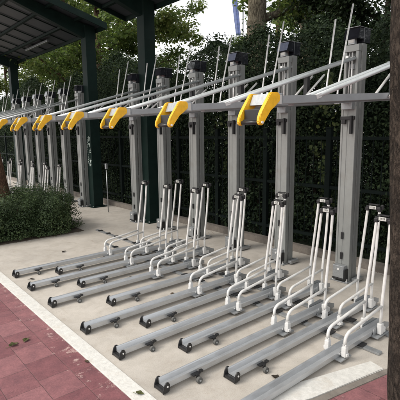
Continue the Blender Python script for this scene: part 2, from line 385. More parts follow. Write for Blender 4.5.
for o, (x, y), lb, i in al+bl:
    o.location = (x+random.uniform(-.008, .008), y, 0); o.rotation_euler = (0, 0, random.uniform(-.005, .005)); o['label'] = lb; add_digits(o, str(1529-2*i if o in [a[0] for a in al] else 1528-2*i)); k += 1
# far module, mostly behind the shrubs
for j in range(13):
    y = 8.35+.41*j; back = j % 2
    nm = ['first', 'second', 'third', 'fourth', 'fifth', 'sixth', 'seventh', 'eighth', 'ninth', 'tenth', 'eleventh', 'twelfth', 'thirteenth'][j]
    dup(proto, ((BX if back else AX), y, 0), nm+' lower tray of the far rack behind the shrubs, from its near end', 'lower trays of the far rack')

# base rails
def base_rail(x, y0, y1, w, label):
    t = thing('base_rail', (x, y0, 0), label=label, cat='rack base', group='base rails under the trays')
    b = MB(); b.box((-w/2, 0, .002), (w/2, y1-y0, .019), .002); b.build('rail', 'steel', t)
    b = MB()
    yy = .12
    while yy < y1-y0-.1:
        b.box((-w/2-.012, yy, .0192), (w/2+.012, yy+.06, .028), .003); yy += .262
    split(b, 'rubber_pad', 'black', t)
    return t
base_rail(2.80, 1.3, 5.4, .05, 'dark flat base rail crossing under the near lower trays, front one of two')
base_rail(3.12, 1.3, 6.30, .05, 'dark flat base rail crossing under the near trays, rear one sticking out towards the shrubs')
base_rail(2.80, 8.1, 13.5, .05, 'flat base rail under the far rack behind the shrubs, front one')
base_rail(3.12, 8.1, 13.5, .05, 'flat base rail under the far rack behind the shrubs, rear one')

# ------------------------------------------------------------------ rack post (origin: post centre Y, X = front face)
def make_post():
    t = thing('rack_post', label='x', cat='rack post', group='tall steel posts of the near bike rack')
    b = MB(); b.box((-.06, -.10, .002), (.26, .10, .014), .002); b.box((.03, -.155, .0145), (.18, -.098, .045), .003); b.build('base_plate', 'steel', t)
    b = MB()
    for x, y in ((-.04, -.08), (-.04, .08), (.24, -.08), (.24, .08)): b.disc((x, y, .019), .011, .01, 'Z', 6); b.disc((x, y, .034), .005, .02, 'Z', 8)
    split(b, 'anchor_bolt', 'rod', t)
    # lower front panel: shallow extrusion with lips and a centre seam
    p = MB()
    prof = [(-.083, 0), (-.080, -.007), (-.062, -.007), (-.059, 0), (-.014, 0), (-.010, .006), (.010, .006), (.014, 0), (.059, 0), (.062, -.007), (.080, -.007), (.083, 0), (.083, .045), (-.083, .045)]
    a = [p.bm.verts.new((q, y, .0145)) for y, q in prof]; c = [p.bm.verts.new((q, y, 1.83)) for y, q in prof]
    n = len(prof); p.bm.faces.new(a); p.bm.faces.new(c[::-1])
    for i in range(n): p.bm.faces.new((a[i], c[i], c[(i+1) % n], a[(i+1) % n]))
    fp = p.build('front_panel', 'postgrey', t)
    for z in (.24, .46):
        s = MB(); s.box((-.012, .000, z), (.002, .026, z+.075), .005); s.build('slot', 'black', fp)
    # open track above
    for y in (-.076, .049):
        r = MB(); r.box((.0, y, 1.8305), (.045, y+.027, 2.36), .003); r.build('track_rail', 'postgrey', t)
    r = MB(); r.tube([(.022, .0, 1.83), (.022, .0, 2.36)], .009, 10); r.tube([(.022, .03, 1.83), (.022, .03, 2.36)], .005, 8); split(r, 'guide_rod', 'rod', t)
    r = MB(); r.box((-.004, -.079, 2.36), (.05, .079, 2.425), .003); r.build('head_plate', 'postgrey', t)
    rc = MB()
    rc.box((.070, -.076, .0145), (.152, .076, 2.44), .004)
    for yy in (-.045, .0, .045): rc.box((.066, yy-.012, .03), (.0702, yy+.012, 2.43))
    rc.box((.076, -.081, .03), (.090, -.0758, 2.43)); rc.box((.130, -.081, .03), (.146, -.0758, 2.43))
    rc.build('rear_column', 'postgrey', t)
    w = MB()
    for z in (.1, .8, 1.5, 2.2): w.box((.0455, -.07, z), (.0655, .07, z+.05))
    split(w, 'spacer', 'steel', t)
    c = MB()
    c.prism_y([(-.028, 2.475), (.08, 2.475), (.08, 2.575), (.002, 2.575)], -.080, .080, .003)
    c.box((.083, -.083, 2.445), (.20, .083, 2.585), .004)
    cp = c.build('cap', 'gloss', t)
    c = MB(); c.box((.0, -.078, 2.5865), (.24, .08, 2.5905)); c.build('top_edge_strip', 'steel', cp)
    c = MB(); c.box((-.014, -.035, 2.426), (.03, .035, 2.474), .003); c.build('bracket', 'steel', cp)
    c = MB(); c.box((-.0175, -.028, 2.44), (-.0145, .028, 2.47)); c.build('number_plate', 'plate', cp)
    # carriage latch below beam
    l = MB(); l.box((-.022, -.075, 1.70), (-.0065, .08, 1.735), .003); l.box((-.04, -.055, 1.56), (-.0065, -.033, 1.74), .004); l.box((-.035, .02, 1.66), (-.0065, .06, 1.70), .003)
    l.build('latch', 'black', t)
    # box at the foot
    f = MB(); f.box((-.075, -.062, .052), (-.0065, .066, .185), .006); ff = f.build('counterweight_box', 'steel', t)
    f = MB(); f.box((-.08, -.066, .035), (-.004, .070, .051), .004); f.box((-.078, -.0785, .04), (-.006, -.0665, .15), .004); f.build('box_trim', 'black', ff)
    f = MB(); f.disc((-.077, .0, .145), .012, .006, 'X', 12); f.build('bolt', 'rod', ff)
    return t
POSTY = [1.53, 2.31, 3.15, 3.965, 4.78, 5.60, 6.45]; POSTX = 3.96
pp = make_post()
PL = ['first steel post of the near rack, hidden behind the right-hand tree trunk',
      'steel post nearest the right-hand tree trunk, full foot visible', 'second visible steel post from the right, bluish sky sheen on its cap',
      'third visible steel post from the right-hand trunk', 'fourth visible steel post, just right of the thick green shelter column',
      'fifth visible steel post, right beside the thick green shelter column', 'steel post just left of the thick green shelter column, last of the near rack']
for i, y in enumerate(POSTY):
    o = pp if i == 0 else dup(pp, (0, 0, 0))
    o.location = (POSTX, y, 0); o['label'] = PL[i]
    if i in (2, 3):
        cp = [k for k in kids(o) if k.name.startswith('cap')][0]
        c = MB(); c.box((-.0535, -.072, 2.482), (-.0505, .072, 2.58), .001, Matrix.Rotation(math.radians(20), 3, 'Y')); c.build('sky_glare_plate', 'glare', cp).location = (.036, 0, 0)  # added plate, its colour stands in for sky reflected on the cap
FARY = [8.62, 9.47, 10.28, 11.12, 11.97, 12.8]
for i, y in enumerate(FARY):
    dup(pp, (POSTX, y, 0), ['nearest', 'second', 'third', 'fourth', 'fifth', 'farthest'][i]+' steel post of the far rack seen above the green shrubs', 'tall steel posts of the far bike rack')

# ------------------------------------------------------------------ upper tray (origin at its post)
SL = .062
def make_upper():
    t = thing('upper_bike_tray', label='x', cat='upper tray', group='raised upper trays with yellow handles')
    X0 = -2.26          # front relative to the post face
    zb = lambda x: 1.731+(x-X0)*SL
    b = MB()
    W = .046
    prof = [(-W, .046), (-W+.008, .046), (-.03, .014), (.03, .014), (W-.008, .046), (W, .046), (W, .004), (W-.005, 0), (-W+.005, 0), (-W, .004)]
    x0, x1 = X0+.065, -.045
    b.prism_x(prof, x0, x1, zb(x0), zb(x1)); bm_ = b.build('beam', 'beam', t)
    lr = MB(); lr.prism_x([(-.02, -.010), (.02, -.010), (.02, -.001), (-.02, -.001)], X0+.3, -.2, zb(X0+.3), zb(-.2)); lr.build('under_rail', 'steel', bm_)
    s = MB(); s.box((X0+.05, -.053, 1.732), (X0+.16, .053, 1.796), .004, Matrix.Rotation(-math.atan(SL), 3, 'Y')); s.build('end_sleeve', 'steel', t)
    s = MB(); s.box((X0+.10, -.0555, 1.741), (X0+.145, -.0535, 1.79)); s.build('sticker', 'plate', t)
    h2 = MB()
    ck = [(.060, 1.792), (.072, 1.798), (.128, 1.798), (.138, 1.782), (.136, 1.752), (.098, 1.728), (.060, 1.708), (.026, 1.668), (.014, 1.640), (.000, 1.628), (-.018, 1.630), (-.027, 1.644), (-.024, 1.668), (-.006, 1.698), (.022, 1.736)]
    for sgn in (-1, 1):
        y = sgn*.070; h2.prism_y([(X0-.035+x, z) for x, z in ck], y-.011, y+.011, .004)
    split(h2, 'handle_bracket', 'yellow', t)
    g = MB(); g.box((X0-.028, -.0555, 1.648), (X0-.010, .0555, 1.712), .004); g.tube([(X0-.042, -.0555, 1.643), (X0-.042, .0555, 1.643)], .012, 12); g.box((X0-.042, -.05, 1.64), (X0-.015, .05, 1.66)); h = g.build('grip', 'black', t)
    g = MB(); g.prism_y([(X0+.012, 1.735), (X0+.04, 1.792), (X0+.095, 1.795), (X0+.095, 1.789), (X0+.044, 1.786), (X0+.017, 1.733)], -.055, .055); g.build('cover_plate', 'steel', t)
    g = MB()
    for yy in (-.02, .02): g.disc((X0+.07, yy, 1.798), .006, .006, 'Z', 10)
    for sgn in (-1, 1): g.disc((X0-.044, sgn*.087, 1.643), .007, .005, 'Y', 10)
    split(g, 'handle_bolt', 'rod', t)
    for sgn in (-1, 1):
        y = sgn*.036
        a = MB(); p0 = Vector((X0+.50, y, 1.80)); p1 = Vector((.075, y, 2.315)); a.tube([p0, p1], .0155, 12); ar = a.build('lift_arm', 'armwhite', t)
        a = MB(); d = (p1-p0).normalized(); a.box((p0.x-.02, y-.014, p0.z-.014), (p0.x+.03, y+.014, p0.z+.014), .004, Matrix.Rotation(-math.atan2(d.z, d.x), 3, 'Y')); a.build('arm_end', 'boot', ar)
    a = MB(); a.tube([(.03, -.05, 2.305), (.03, .05, 2.305)], .012, 10); a.box((-.012, .03, 2.29), (.08, .06, 2.325), .003); a.build('arm_pivot', 'rod', t)
    a = MB()
    xs = -.74
    a.box((xs-.012, -.02, zb(xs)+.05), (xs+.012, .02, 2.07), .003); a.box((xs+.03, -.012, zb(xs)+.05), (xs+.045, .012, 2.08), .002); a.build('strut', 'black', t)
    for sgn in (-1, 1):
        y = sgn*.062
        a = MB(); a.tube([(-.90, y, 1.83), (-.87, y, 1.86), (-.56, y, 2.09)], .010, 10, smooth=.03); a.build('brace_tube', 'white', t)
        a = MB(); a.tube([(-.335, y, 1.86), (-.325, y, 2.0), (-.215+(.10 if sgn < 0 else 0), y*.95, 2.64+(.13 if sgn < 0 else 0))], .0085, 10, smooth=.1); a.build('holder_rod', 'rod', t)
        a = MB(); a.box((-.36, y-.014, 1.84), (-.31, y+.014, 1.92), .004); a.build('rod_socket', 'boot', t)
    c = MB(); c.box((-.36, -.075, 1.895), (-.31, .075, 1.915), .003); c.box((-.06, -.06, 1.80), (.0, .06, 1.87), .004); split(c, 'carriage', 'steel', t)
    return t
up = make_upper()
UL = ['raised upper tray with the largest yellow handle, running behind the right trunk', 'raised upper tray with the second largest yellow handle from the right',
      'raised upper tray with third yellow handle, at centre left beside the green column', 'raised upper tray with fourth yellow handle from the right',
      'raised upper tray with fifth yellow handle from the right', 'raised upper tray with sixth yellow handle, second from the left edge', 'raised upper tray whose yellow handle touches the left edge']
for i, y in enumerate(POSTY):
    o = up if i == 0 else dup(up, (0, 0, 0))
    d = y-[1.53, 2.30, 3.08, 3.86, 4.64, 5.42, 6.22][i]     # the trays sit very slightly askew on their posts
    o.location = (POSTX, y-.35*d, 0); o.rotation_euler = (0, 0, .65*d/2.2); o['label'] = UL[i]
for i, y in enumerate(FARY):
    dup(up, (POSTX, y, 0), ['nearest', 'second', 'third', 'fourth', 'fifth', 'farthest'][i]+' raised upper tray of the far rack beyond the last yellow handle', 'raised upper trays of the far rack')

# ------------------------------------------------------------------ shelters
RS = -.27  # roof slope: rises towards -X
def shelter(y0, y1, cols, label, text_col):
    t = thing('bike_shelter', (4.2, (y0+y1)/2, 0), label=label, cat='shelter', group='dark green steel bike shelters')
    ox, oy = 4.2, (y0+y1)/2
    XB, XF = .17, -2.75
    zt = lambda x: 3.74+(x-XB)*RS
    for cy in cols:
        c = MB(); y = cy-oy
        s = .108
        c.box((-s, y-s, .02), (s, y+s, zt(0)-.02), .006)
        co = c.build('column', 'green', t)
        c = MB(); c.box((-.17, y-.17, .002), (.17, y+.17, .0195), .002); c.build('base_plate', 'green', co)
        c = MB()
        for a in (-1, 1):
            for b_ in (-1, 1): c.disc((a*.15, y+b_*.15, .03), .012, .02, 'Z', 6)
        split(c, 'anchor_bolt', 'steel', co)
        # tapered cantilever arm
        c = MB(); c.prism_y([(XB-.02, zt(XB)-.02), (XF+.05, zt(XF)-.02), (XF+.05, zt(XF)-.10), (-.13, zt(-.13)-.30), (XB-.02, zt(XB)-.22)], y-.06, y+.06, .003); c.build('cantilever_arm', 'green', t)
        if text_col and abs(cy-text_col) < .01:
            # faint vertical stencilled lettering on the front face (illegible strokes, as in the photo)
            rr = random.Random(5); c = MB()
            for k, z in enumerate((1.47, 1.34, 1.22, 1.02, .93)):
                for q in range(7):
                    w, h = (rr.uniform(.02, .075), .008) if rr.random() < .55 else (.008, rr.uniform(.02, .07))
                    yy = y-.03+rr.uniform(-.03, .03); zz = z+rr.uniform(-.035, .035)
                    c.box((-s-.0022-q*.0001, yy-w/2, zz-h/2), (-s-.0004, yy+w/2, zz+h/2))
            for k in range(16):
                z = 1.5-k*.036; c.box((-s-.002, y+.045, z-.011), (-s-.0004, y+.045+rr.uniform(.006, .016), z+.011))
            c.build('stencil_lettering', 'stencil', co)
    r = MB()
    th = .025
    r.prism_y([(XB, zt(XB)), (XF, zt(XF)), (XF, zt(XF)+th), (XB, zt(XB)+th)], y0-oy, y1-oy); r.build('roof_sheet', 'panel', t)
    # fascia frame around the roof
    f = MB()
    for yy in (y0-oy-.03, y1-oy): f.prism_y([(XB+.03, zt(XB+.03)-.08), (XF-.03, zt(XF-.03)-.08), (XF-.03, zt(XF-.03)+.045), (XB+.03, zt(XB+.03)+.045)], yy, yy+.03)
    for xx in (XB, XF-.03): f.box((xx, y0-oy+.0005, zt(xx+.015)-.078), (xx+.03, y1-oy-.0005, zt(xx+.015)+.043))
    f.build('fascia', 'green', t)
    for i, xx in enumerate((-.28, -.85, -1.42, -1.99, -2.5)):
        p = MB(); p.box((xx-.03, y0-oy+.002, zt(xx)-.058), (xx+.03, y1-oy-.002, zt(xx)-.009)); p.build('purlin', 'green', t)
    n = int((y1-y0)/.62)
    p = MB()
    for i in range(1, n):
        yy = y0-oy+(y1-y0)*i/n
        if min(abs(yy-(c-oy)) for c in cols) < .08: continue
        p.prism_y([(XB-.005, zt(XB)-.008), (XF+.005, zt(XF)-.008), (XF+.005, zt(XF)-.03), (XB-.005, zt(XB)-.03)], yy-.009, yy+.009)
    split(p, 'rib', 'green', t)
    lm = MB(); yc = sum(cols)/2-oy
    x_ = -.16; lm.box((x_-.03, yc-.75, zt(x_)-.11), (x_+.03, yc+.75, zt(x_)-.06), .008); lm.build('unlit_tube_lamp', 'tube', t)
    return t
shelter(8.0, 14.3, [8.43, 13.35], 'dark green cantilever shelter on the left, seen from below over the far rack', 8.43)
shelter(1.12, 7.2, [6.28, 1.50], 'dark green cantilever shelter above the near rack, only its column and roof corner showing', None)

# ------------------------------------------------------------------ fence
def fence():
    t = thing('mesh_fence', (4.70, 0, 0), label='low dark green metal fence running along the base of the hedge', cat='fence')
    ys = [i*1.03-.1 for i in range(-2, 23)]
    for i, y in enumerate(ys):
        p = MB(); p.box((-.03, y-.035, .011), (.03, y+.035, 1.62), .004); p.box((-.034, y-.039, 1.6205), (.034, y+.039, 1.64), .002); p.build('fence_post', 'fence', t)
    for ya, yb in zip(ys, ys[1:]):
        b = MB()
        for z in (.22, .88, 1.50): b.box((-.018, ya+.0355, z-.02), (.018, yb-.0355, z+.02))
        for k in range(8): b.tube([(0, ya+.11+k*.115, .12), (0, ya+.11+k*.115, 1.56)], .006, 5)
        b.build('fence_panel', 'fence', t)
fence()
# small grey box on a stake between columns (seen beside the stencilled column)
t = thing('cable_box', (4.05, 7.62, 0), label='small grey cable box on a thin pipe beside the stencilled green column', cat='cable box')
b = MB(); b.box((-.02, -.028, .88), (.02, .028, .99), .006); b.build('box', 'steel', t)
b = MB(); b.tube([(0, 0, .002), (0, 0, .86)], .011, 8); b.build('pipe', 'steel', t)

# ------------------------------------------------------------------ foliage
def leaves_mesh(name, P, Nrm, size, mat_, asp=.62, fold=.25, jit=.7, quadtri=True):
    """P (n,3) centres, Nrm preferred facing; each leaf a folded 6-vertex blade"""
    n = len(P)
    d = rng.normal(size=(n, 3)); d /= np.linalg.norm(d, axis=1)[:, None]
    nn = Nrm+d*jit; nn /= np.linalg.norm(nn, axis=1)[:, None]+1e-9
    a = rng.normal(size=(n, 3)); a[:, 2] -= .5; u = np.cross(nn, a); u /= np.linalg.norm(u, axis=1)[:, None]+1e-9; v = np.cross(nn, u)
    s = size*rng.uniform(.6, 1.3, (n, 1)); w = s*asp*rng.uniform(.8, 1.2, (n, 1))
    V = np.stack([P-u*s*.5, P-u*s*.12+v*w*.5+nn*s*fold*.5, P+u*s*.28+v*w*.32+nn*s*fold*.35, P+u*s*.55, P+u*s*.28-v*w*.32+nn*s*fold*.35, P-u*s*.12-v*w*.5+nn*s*fold*.5], 1).reshape(-1, 3)
    me = bpy.data.meshes.new(name); base = np.arange(n)[:, None]*6
    q = np.concatenate([base+np.array([0, 1, 2, 3]), base+np.array([0, 3, 4, 5])], 1).reshape(-1)
    me.vertices.add(n*6); me.vertices.foreach_set('co', V.astype(np.float32).ravel())
    me.loops.add(n*8); me.loops.foreach_set('vertex_index', q.astype(np.int32))
    me.polygons.add(n*2); me.polygons.foreach_set('loop_start', np.arange(0, n*8, 4, dtype=np.int32)); me.polygons.foreach_set('loop_total', np.full(n*2, 4, dtype=np.int32))
    me.update(); me.validate(); me.materials.append(M[mat_]); return me
def limb(b, p0, p1, r0, r1, wob=.06, n=10, seg=8):
    pts = []; rs = []
    o = Vector((random.uniform(-1, 1), random.uniform(-1, 1), 0))
    for i in range(seg+1):
        t = i/seg; p = Vector(p0).lerp(Vector(p1), t)+o*wob*math.sin(t*PI)*(1+.4*math.sin(t*9)); pts.append(p); rs.append(r0+(r1-r0)*t**.8)
    b.tube(pts, rs, n); return pts
def make_tree(name, h, r, trunk_h, tr, leaf, bark_, nclump=60, per=150, lsize=.10, clump=.5, flat=1., limbs=8, lean=(0, 0), seed=1, droop=0.):
    """returns a trunk mesh and a crown mesh (local coordinates)"""
    random.seed(seed)
    b = MB(); top = Vector((lean[0], lean[1], h*.86))
    pts = limb(b, (0, 0, -.05), top, tr, tr*.22, .12, 14, 14)
    # root flare
    b.tube([(0, 0, -.05), (0, 0, .12), (pts[1].x*.6, pts[1].y*.6, .45)], [tr*1.45, tr*1.15, tr*.9], 14)
    tips = []
    for i in range(limbs):
        t = random.uniform(trunk_h/h, .8); a = i*2.4+random.uniform(-.4, .4)
        k = min(int(t/.86*14), 13); p0 = pts[k]
        rr = r*random.uniform(.55, .95)*(1-.5*(t-trunk_h/h))
        p1 = p0+Vector((math.cos(a)*rr, math.sin(a)*rr, rr*random.uniform(.25, .9)))
        lp = limb(b, p0, p1, tr*.38*(1-t*.5), tr*.05, .1, 7, 6); tips += lp[2:]
        for q in range(2):
            s0 = lp[random.randint(2, 5)]; a2 = a+random.uniform(-1.2, 1.2); s1 = s0+Vector((math.cos(a2), math.sin(a2), random.uniform(.1, .8)))*rr*.45
            limb(b, s0, s1, tr*.12, tr*.03, .04, 5, 4); tips.append(s1); tips.append((s0+s1)/2)
    tm = bpy.data.meshes.new(name+'_trunk'); bmesh.ops.recalc_face_normals(b.bm, faces=b.bm.faces); b.bm.to_mesh(tm); b.bm.free(); tm.materials.append(M[bark_])
    P = []; NN = []
    cz = (trunk_h+h)/2; hz = (h-trunk_h)/2
    for i in range(nclump):
        if i < len(tips): c = np.array(tips[i])
        else:
            while True:
                q = rng.uniform(-1, 1, 3)
                if .25 < np.linalg.norm(q) < 1: break
            c = np.array([q[0]*r+lean[0]*.6, q[1]*r+lean[1]*.6, cz+q[2]*hz])
        m = int(per*rng.uniform(.4, 1.4)); g = rng.normal(size=(m, 3)); g /= np.linalg.norm(g, axis=1)[:, None]
        rad = clump*rng.uniform(.5, 1.2)*rng.uniform(.25, 1, (m, 1))**.6
        off = g*rad*np.array([1.1, 1.1, .62*flat]); off[:, 2] -= droop*np.abs(off[:, 0])
        P.append(c+off); NN.append(g*.5+np.array([0, 0, .8]))
    cm = leaves_mesh(name+'_crown', np.concatenate(P), np.concatenate(NN), lsize, leaf, asp=.75)
    return tm, cm
def put_tree(meshes, name, loc, label, cat, group=None, rz=0., sc=1.):
    t = thing(name, loc, label=label, cat=cat, group=group)
    t.rotation_euler = (0, 0, rz); t.scale = (sc, sc, sc)
    link('trunk', meshes[0], t); link('crown', meshes[1], t); return t

# hedge shrubs (thing > stem, crown)
def hedge_mesh(seed, h, wx, wy, leaf='leaf_hedge', n=19000, size=.042):
    r = np.random.default_rng(seed); random.seed(seed)
    th = r.uniform(0, 2*PI, n); z = r.uniform(0, 1, n)**1.05*h
    prof = np.where(z < h*.78, 1., np.clip(1-((z-h*.78)/(h*.22))**2.2, .12, 1))
    lump = 1+.16*np.sin(th*3+z*3.1+seed)+.12*np.sin(th*5-z*5.3+seed*2)+.08*np.sin(z*11+th*2)
    rad = prof*lump*(1-r.uniform(0, 1, n)**1.6*.62)
    x, y = np.cos(th)*rad*wx, np.sin(th)*rad*wy
    P = np.stack([x, y, z], 1)
    # small sprigs
    k = r.integers(0, n, n//3); P = np.concatenate([P, P[k]*np.array([1.07, 1.05, 1.02])+r.normal(size=(len(k), 3))*np.array([.06, .07, .05])])
    Nn = np.stack([P[:, 0]/wx, P[:, 1]/wy, np.full(len(P), .45)], 1)
    cm = leaves_mesh('hedge_crown', P, Nn, size, leaf, asp=.6)
    b = MB(); limb(b, (0, 0, 0), (.05, 0, h*.8), .045, .012, .04, 8, 8)
    for i in range(7):
        a = i*2.4; z0 = h*(.1+.09*i); limb(b, (0, 0, z0), (math.cos(a)*wx*.8, math.sin(a)*wy*.8, z0+.5), .018, .005, .03, 5, 5)
    tm = bpy.data.meshes.new('hedge_stem'); b.bm.to_mesh(tm); b.bm.free(); tm.materials.append(M['bark_dark'])
    return tm, cm
HV = [hedge_mesh(3, 3.0, .55, .98), hedge_mesh(5, 2.85, .58, .95), hedge_mesh(8, 3.15, .52, 1.0), hedge_mesh(12, 2.75, .56, .97)]
nm = ['first', 'second', 'third', 'fourth', 'fifth', 'sixth', 'seventh', 'eighth', 'ninth', 'tenth', 'eleventh', 'twelfth', 'thirteenth', 'fourteenth', 'fifteenth', 'sixteenth', 'seventeenth', 'eighteenth', 'nineteenth', 'twentieth', 'twenty first', 'twenty second']
for i in range(21):
    y = -.9+i*1.12; v = HV[(i*7+i//3) % 4]
    put_tree(v, 'hedge_shrub', (5.36+.08*math.sin(i*2.1), y+.12*math.sin(i*3.7), 0), nm[i]+' tall evergreen shrub of the hedge behind the fence, counted from the right', 'hedge shrub', 'evergreen shrubs of the hedge', rz=(0 if i % 2 else PI), sc=[1.05, 1.0, 1.09, 1.06, .98][(i*3) % 5])
for i in range(13):
    put_tree(HV[(i*5+2) % 4], 'hedge_shrub', (6.5+.1*math.sin(i), -.4+i*1.6, 0), nm[i]+' shrub of the rear hedge row glimpsed through the front one, counted from the right', 'hedge shrub', 'evergreen shrubs of the rear hedge row', rz=i*1.3, sc=[.92, .85, .96][i % 3])
# ivy patches with paler leaves climbing the fence
def ivy(y0, z0, z1, w, n, label):
    th = rng.uniform(-1, 1, n); z = rng.uniform(z0, z1, n)
    P = np.stack([4.78+rng.uniform(-.05, .12, n), y0+th*w*(.6+.4*np.sin(z*5)), z], 1)
    me = leaves_mesh('ivy', P, np.tile(np.array([-1., 0, .3]), (n, 1)), .05, 'leaf_ivy', asp=.85)
    tag(link('ivy', me), label, 'ivy', 'ivy patches on the fence')
ivy(3.1, .4, 2.3, .28, 260, 'pale green ivy climbing the fence just left of the nearest visible post')
ivy(7.1, .2, 1.5, .3, 170, 'sparse ivy on the fence between the two green columns')
ivy(5.0, .8, 2.2, .3, 130, 'thin ivy strand on the fence behind the middle posts')

# trees behind the hedge
TR = [make_tree('broadleaf', 9.5, 2.7, 2.4, .17, 'leaf_tree', 'bark_brown', 125, 190, .09, .6, limbs=11, seed=4),
      make_tree('lightleaf', 9.0, 2.5, 2.0, .15, 'leaf_light', 'bark_brown', 125, 180, .095, .6, limbs=11, seed=9),
      make_tree('darkleaf', 7.5, 1.5, 1.2, .13, 'leaf_dark', 'bark_dark', 150, 170, .075, .42, limbs=12, seed=14),
      make_tree('poplar', 11, 2.2, 4.0, .34, 'leaf_tree', 'bark_pale', 90, 130, .11, .6, limbs=9, seed=21)]
spots = [  # x, y, variant, rz, scale, name, label
    (6.6, 12.6, 0, 0.3, 1.0, 'broadleaf_tree', 'broadleaf tree with dark brown trunk seen between the two shelter columns'),
    (8.0, 11.9, 1, 1.3, 1.03, 'broadleaf_tree', 'bright leafed tree just right of the thick green shelter column'),
    (9.0, 15.6, 0, 2.1, 1.0, 'broadleaf_tree', 'mid green tree far behind the thick green shelter column'),
    (7.0, 16.6, 1, 4.4, .85, 'broadleaf_tree', 'pale leafed tree showing under the left shelter roof'),
    (8.6, 21.0, 0, 5.2, .9, 'broadleaf_tree', 'mid green tree under the left shelter roof, right of its far column'),
    (6.4, 21.5, 1, .2, .8, 'broadleaf_tree', 'pale leafed tree at the far left behind the far rack'),
    (11., 25.0, 0, 3.3, 1.2, 'broadleaf_tree', 'distant mid green tree beyond the far rack'),
    (6.86, 6.08, 3, 0, .95, 'poplar_tree', 'tall tree with thick pale mottled trunk right of the open sky'),
    (9.9, 7.15, 3, 1.0, .8, 'broadleaf_tree', 'tree with slim orange brown trunk behind the pale one'),
    (12.2, 10.0, 0, 2.6, 1.0, 'broadleaf_tree', 'mid green tree behind the pale and orange brown trunks'),
    (7.4, 4.75, 2, .5, .82, 'evergreen_tree', 'dark evergreen above the hedge between the second and third posts'),
    (7.0, 3.55, 2, 2.2, .80, 'evergreen_tree', 'dark evergreen above the hedge left of the nearest visible post'),
    (6.9, 2.1, 2, 4.0, .86, 'evergreen_tree', 'tall dark evergreen right of the nearest visible post'),
    (9.2, .8, 2, 3.0, 1.1, 'evergreen_tree', 'dark evergreen hidden mostly by the right-hand trunk'),
]
for x, y, v, rz, sc, name, lb in spots: put_tree(TR[v], name, (x, y, 0), lb, 'tree', 'trees behind the hedge', rz, sc)

# trees standing in the pavement
def near_tree(name, pts, rs, bark_, label, crown_c, seed):
    t = thing(name, (pts[0][0], pts[0][1], 0), label=label, cat='tree')
    o0 = Vector((pts[0][0], pts[0][1], 0)); random.seed(seed)
    b = MB(); fine = []; fr = []
    for i in range(len(pts)-1):
        for k in range(6):
            q = k/6; p = Vector(pts[i]).lerp(Vector(pts[i+1]), q); fine.append(p-o0); fr.append(rs[i]+(rs[i+1]-rs[i])*q)
    fine.append(Vector(pts[-1])-o0); fr.append(rs[-1])
    n = 40; rings = []
    for p, r in zip(fine, fr):
        ring = []
        for k in range(n):
            a = 2*PI*k/n; rr = r*(1+.035*math.sin(3*a+p.z*1.2)+.02*math.sin(7*a+p.z*3)+.015*math.sin(13*a-p.z*5))
            ring.append(b.bm.verts.new((p.x+math.cos(a)*rr, p.y+math.sin(a)*rr, p.z)))
        rings.append(ring)
    for a, c in zip(rings, rings[1:]):
        for k in range(n):
            f = b.bm.faces.new((a[k], a[(k+1) % n], c[(k+1) % n], c[k])); f.smooth = True
    top = fine[-1]
    tips = []
    for i in range(7):
        a = i*2.4; p1 = top+Vector((math.cos(a)*1.3, math.sin(a)*1.3, random.uniform(.6, 1.6))); tips += limb(b, top-Vector((0, 0, .25)), p1, fr[-1]*.6, .02, .1, 8, 6)[2:]
    b.build('trunk', bark_, t)
    P = []; NN = []
    for i in range(48):
        c = np.array(tips[i % len(tips)])+rng.normal(size=3)*.45; m = int(110*rng.uniform(.5, 1.3)); g = rng.normal(size=(m, 3)); g /= np.linalg.norm(g, axis=1)[:, None]
        P.append(c+g*rng.uniform(.2, .55, (m, 1))*np.array([1, 1, .6])); NN.append(g*.5+np.array([0, 0, .8]))
    P = np.concatenate(P); NN = np.concatenate(NN); keep = P[:, 2] > 4.75; P = P[keep]; NN = NN[keep]
    link('crown', leaves_mesh('near_crown', P, NN, .11, 'leaf_tree', asp=.75), t)
    return t
near_tree('street_tree', [(2.37, .81, -.03), (2.31, .84, .18), (2.235, .855, .9), (2.15, .885, 2.0), (2.10, .90, 3.2), (2.06, .88, 4.9)], [.20, .165, .145, .14, .13, .11], 'bark_dark', 'dark rough trunk at the right edge beside the end of the white band', None, 3)
near_tree('street_tree', [(1.94, 7.28, -.03), (1.93, 7.28, .2), (1.92, 7.28, .6), (1.85, 7.30, 1.2), (1.73, 7.36, 2.2), (1.66, 7.44, 3.4), (1.66, 7.44, 5.0)], [.25, .20, .165, .15, .14, .13, .11], 'bark_warm', 'warm tan trunk at the left edge rising out of the low shrubs', None, 6)

